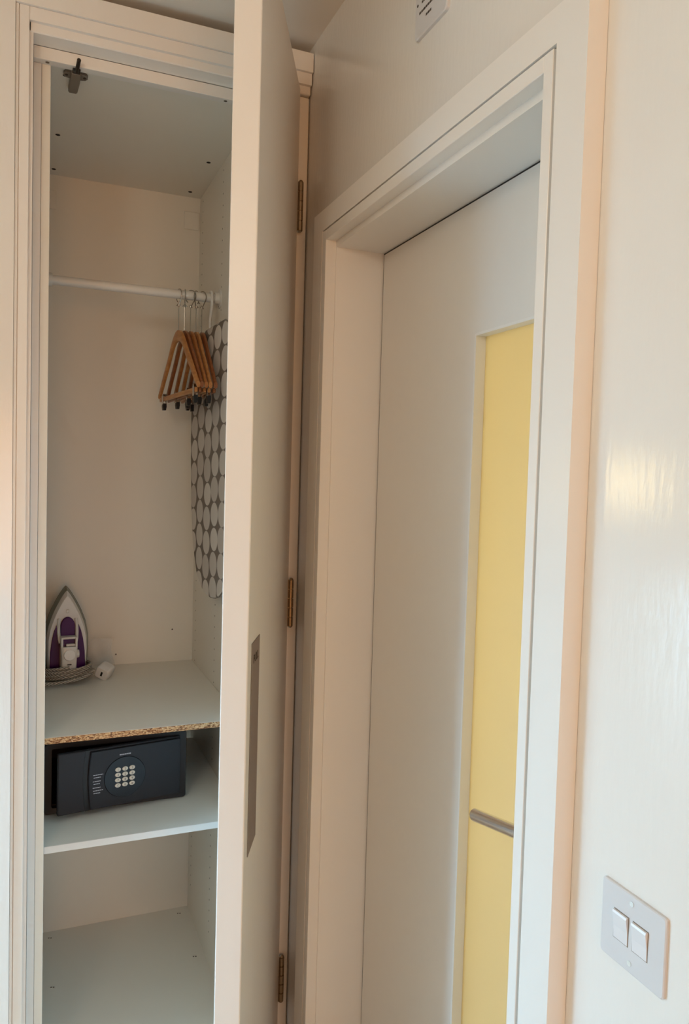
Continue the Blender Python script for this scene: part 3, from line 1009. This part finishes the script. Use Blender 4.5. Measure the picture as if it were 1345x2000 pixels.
def hanger(ax, nx, fx, m, label, clips=(-0.7, 0.7), swivel=0.0):
    """ax: rail position; nx/fx: x of the near and far arm ends"""
    L = 0.205
    e = tag(empty('coat_hanger', (ax, RY, HZ), 0), label, 'hanger', 'wooden hangers on the rail')
    ang = math.atan2(nx - fx, 2 * L)
    e.rotation_euler = (0, 0, ang)
    top = -0.112          # local z of the wood apex
    # arms: tapered bowed bars in the local YZ plane
    for s in (-1, 1):
        bm = bmesh.new()
        rings = []
        n = 10
        for i in range(n + 1):
            t = i / n
            y = s * L * t
            zt = top - 0.012 * t - 0.150 * t ** 1.25 + (0.010 * math.sin(math.pi * min(1, t * 2.2)) if t < .45 else 0)
            hgt = 0.030 - 0.008 * t
            th = 0.0052 - 0.0005 * t
            if i == n:
                hgt *= 0.7
            rings.append([(-th * 0.6, y, zt), (th * 0.6, y, zt), (th, y, zt - hgt * 0.25), (th, y, zt - hgt * 0.8), (th * 0.6, y, zt - hgt), (-th * 0.6, y, zt - hgt), (-th, y, zt - hgt * 0.8), (-th, y, zt - hgt * 0.25)])
        loft(bm, rings)
        obj('arm', bm, m, e, local=True, smooth=True)
    bm = bmesh.new()
    zb = top - 0.182
    bx(bm, -0.004, 0.004, -L * 0.93, L * 0.93, zb - 0.006, zb + 0.007, bevel=0.002)
    obj('trouser_bar', bm, m, e, local=True)
    for s in clips:
        bm = bmesh.new()
        y = s * L
        bx(bm, -0.0056, -0.0041, y - 0.007, y + 0.007, zb - 0.016, zb + 0.012, bevel=0.001)
        bx(bm, 0.0041, 0.0056, y - 0.007, y + 0.007, zb - 0.016, zb + 0.012, bevel=0.001)
        cyl(bm, (-0.0056, y, zb + 0.0125), (0.0056, y, zb + 0.0125), 0.004, seg=10)
        c = obj('clip', bm, M['chrome'], e, local=True)
        bm = bmesh.new()
        loft(bm, [[(px_, y + py_ * 0.0075, zz) for px_, py_ in ((-wx, -1), (wx, -1), (wx, 1), (-wx, 1))] for zz, wx in ((zb - 0.013, 0.0050), (zb - 0.022, 0.0056), (zb - 0.033, 0.0040))])
        obj('clip_tip', bm, M['black'], c, local=True)
        bm = None
    # hook: ring over the rail, small link, straight wire
    bm = bmesh.new()
    pts = []
    rr_ = 0.0180
    for i in range(25):
        a = R(-55 + 290 * i / 24)
        pts.append((0, rr_ * math.cos(a), 0.0025 - rr_ + rr_ * math.sin(a)))
    pts = pts + [(0, -0.006, -0.037), (0, 0.0, -0.043)]
    tube(bm, pts, 0.0014, seg=6)
    tube(bm, [(0, 0, -0.041), (0, 0, top - 0.004)], 0.0011, seg=6)
    cyl(bm, (0, 0, -0.046), (0, 0, -0.039), 0.0036, seg=8)
    tube(bm, [(-0.007, 0, -0.045), (-0.003, 0, -0.041), (0.003, 0, -0.041), (0.007, 0, -0.045)], 0.0012, seg=5)
    bm.transform(Matrix.Rotation(swivel, 4, 'Z'))
    obj('hook', bm, M['chrome'], e, local=True, smooth=True)
    return e


hanger(-0.226, -0.213, -0.248, M['wood'], 'honey-coloured wooden hanger, outermost of the row, furthest from the ironing board', (-0.86, 0.72), 0.15)
hanger(-0.2095, -0.2020, -0.2225, M['wood3'], 'dark brown wooden hanger directly behind the outermost honey-coloured one', (-0.30, 0.34), -0.2)
hanger(-0.193, -0.1908, -0.2005, M['wood2'], 'amber wooden hanger in the middle of the row of five', (-0.62, 0.10), 0.65)
hanger(-0.177, -0.1797, -0.1805, M['wood'], 'honey-coloured wooden hanger second from the ironing board', (-0.88, 0.50), -0.55)
hanger(-0.161, -0.1685, -0.1635, M['wood3'], 'dark brown wooden hanger nearest the ironing board', (-0.40, 0.62), 0.5)

# ------------------------------------------------------------------ ironing board hanging from the rail
ib = tag(empty('ironing_board', (-0.1385, 0.345, 1.20)), 'small ironing board in a grey cover with pale discs hanging point-down', 'ironing board')
ib.rotation_euler = (0, 0, math.atan2(0.05, 1.0))
bw, bl = 0.245, 0.752
out = []
for i in range(0, 49):
    t = (i / 48) ** 1.8
    z = bl * t
    ks = ((0.0, 0.0), (0.004, 0.045), (0.014, 0.085), (0.045, 0.14), (0.09, 0.172), (0.14, 0.195), (0.25, 0.222), (0.42, 0.242), (0.80, 0.245))
    for (za, wa), (zb_, wb_) in zip(ks, ks[1:]):
        if za <= z <= zb_:
            w_ = wa + (wb_ - wa) * (z - za) / (zb_ - za)
    if t > 0.84:
        q = (t - 0.84) / 0.16
        w_ = bw * (1 - 0.62 * q ** 2.0)
    out.append((w_, z))
ring = [(y, z) for y, z in out] + [(-y, z) for y, z in out[::-1] if y > 1e-4]


def ibring(x, k, dz):
    return [(x, y * k, bl / 2 + (z - bl / 2) * dz) for y, z in ring]


bm = bmesh.new()
loft(bm, [ibring(0.006, 0.97, 0.992), ibring(0.004, 1.0, 1.0), ibring(-0.003, 1.0, 1.0), ibring(-0.0055, 0.985, 0.996), ibring(-0.0065, 0.95, 0.985)])
obj('cover', bm, M['cloth'], ib, local=True, smooth=True)
bm = bmesh.new()
edge_pts = [(-0.001, y * 1.003, z) for y, z in ring]
tube(bm, edge_pts + edge_pts[:1], 0.0020, seg=6)
obj('cover_binding', bm, M['catch'], ib, local=True, smooth=True)
bm = bmesh.new()
loft(bm, [ibring(0.010, 0.93, 0.98), ibring(0.006, 0.95, 0.985)])
obj('board_base', bm, M['sole'], ib, local=True)
bm = bmesh.new()
o_ = Vector((-0.1385, 0.345, 1.20))
hk = []
for i in range(17):
    a = R(-20 + 220 * i / 16)
    hk.append(Vector((-0.132, RY + 0.0165 * math.cos(a), RZ + 0.0165 * math.sin(a))) - o_)
hk += [Vector((-0.1325, RY - 0.016, RZ - 0.03)) - o_, Vector((-0.134, RY - 0.006, RZ - 0.06)) - o_, Vector((-0.136, RY - 0.012, RZ - 0.085)) - o_, Vector((-0.135, RY - 0.022, RZ - 0.11)) - o_]
tube(bm, hk, 0.0042, seg=8)
hko = obj('hook', bm, M['white'], ib, local=True, smooth=True)
hko['label'] = 'white plastic hook over the rail'

# ------------------------------------------------------------------ lamps of the room
# warm wall lamp just left of the wardrobe (its glow shows as the soft spot on the glossy right wall)
wl = tag(empty('wall_lamp', (-0.93, -0.018, 1.38)), 'warm swivel wall lamp left of the wardrobe', 'lamp')
bm = bmesh.new()
cyl(bm, (-0.93, -0.018, 1.42), (-0.93, -0.034, 1.42), 0.045, seg=24)
obj('backplate', bm, M['steel'], wl, smooth=True)
bm = bmesh.new()
tube(bm, [(-0.93, -0.03, 1.42), (-0.93, -0.06, 1.42), (-0.945, -0.075, 1.46), (-0.955, -0.075, 1.53)], 0.006, seg=8)
obj('arm', bm, M['steel'], wl, smooth=True)
ld = Vector((0.679, -0.734, 0.0))
lc = Vector((-0.909, -0.11, 1.547))
bm = bmesh.new()
cyl(bm, lc - ld * 0.07, lc - ld * 0.005, 0.045, 0.080, seg=28, cap=False)
cyl(bm, lc - ld * 0.005, lc + ld * 0.110, 0.080, 0.080, seg=28, cap=False)
cyl(bm, lc - ld * 0.075, lc - ld * 0.07, 0.030, 0.045, seg=28)
obj('lamp_head', bm, M['steel'], wl, smooth=True)
bm = bmesh.new()
cyl(bm, lc - ld * 0.006, lc - ld * 0.002, 0.078, seg=28)
obj('lit_lens', bm, M['shade'], wl, smooth=True)
# ceiling globe behind the camera
cl = tag(empty('ceiling_lamp', (-1.3, -1.9, CEIL)), 'round warm ceiling globe in the middle of the room', 'lamp')
bm = bmesh.new()
cyl(bm, (-1.3, -1.9, CEIL), (-1.3, -1.9, CEIL - 0.03), 0.09, seg=28)
obj('canopy', bm, M['white'], cl, smooth=True)
bm = bmesh.new()
bmesh.ops.create_uvsphere(bm, u_segments=24, v_segments=12, radius=0.14, matrix=Matrix.Translation((-1.3, -1.9, CEIL - 0.10)) @ Matrix.Diagonal((1, 1, 0.55, 1)))
obj('globe', bm, M['bulb'], cl, smooth=True)
l = bpy.data.lights.new('ceiling_bulb', 'POINT')
l.energy, l.color, l.shadow_soft_size = 15.0, (1.0, 0.92, 0.76), 0.14
lo = bpy.data.objects.new('ceiling_bulb', l)
COL.objects.link(lo)
lo.location = (-1.3, -1.9, CEIL - 0.30)
# bathroom wall lamp behind the frosted door
bl_ = tag(empty('bathroom_lamp', (1.6, -0.62, 1.45)), 'round lamp on the far bathroom wall', 'lamp')
bm = bmesh.new()
cyl(bm, (1.6, -0.62, 1.5), (1.54, -0.62, 1.5), 0.15, 0.12, seg=28)
obj('diffuser', bm, M['bulb'], bl_, smooth=True)
l = bpy.data.lights.new('bathroom_bulb', 'POINT')
l.energy, l.color, l.shadow_soft_size = 25.0, (1.0, 0.97, 0.64), 0.12
lo = bpy.data.objects.new('bathroom_bulb', l)
COL.objects.link(lo)
lo.location = (1.35, -0.62, 1.35)
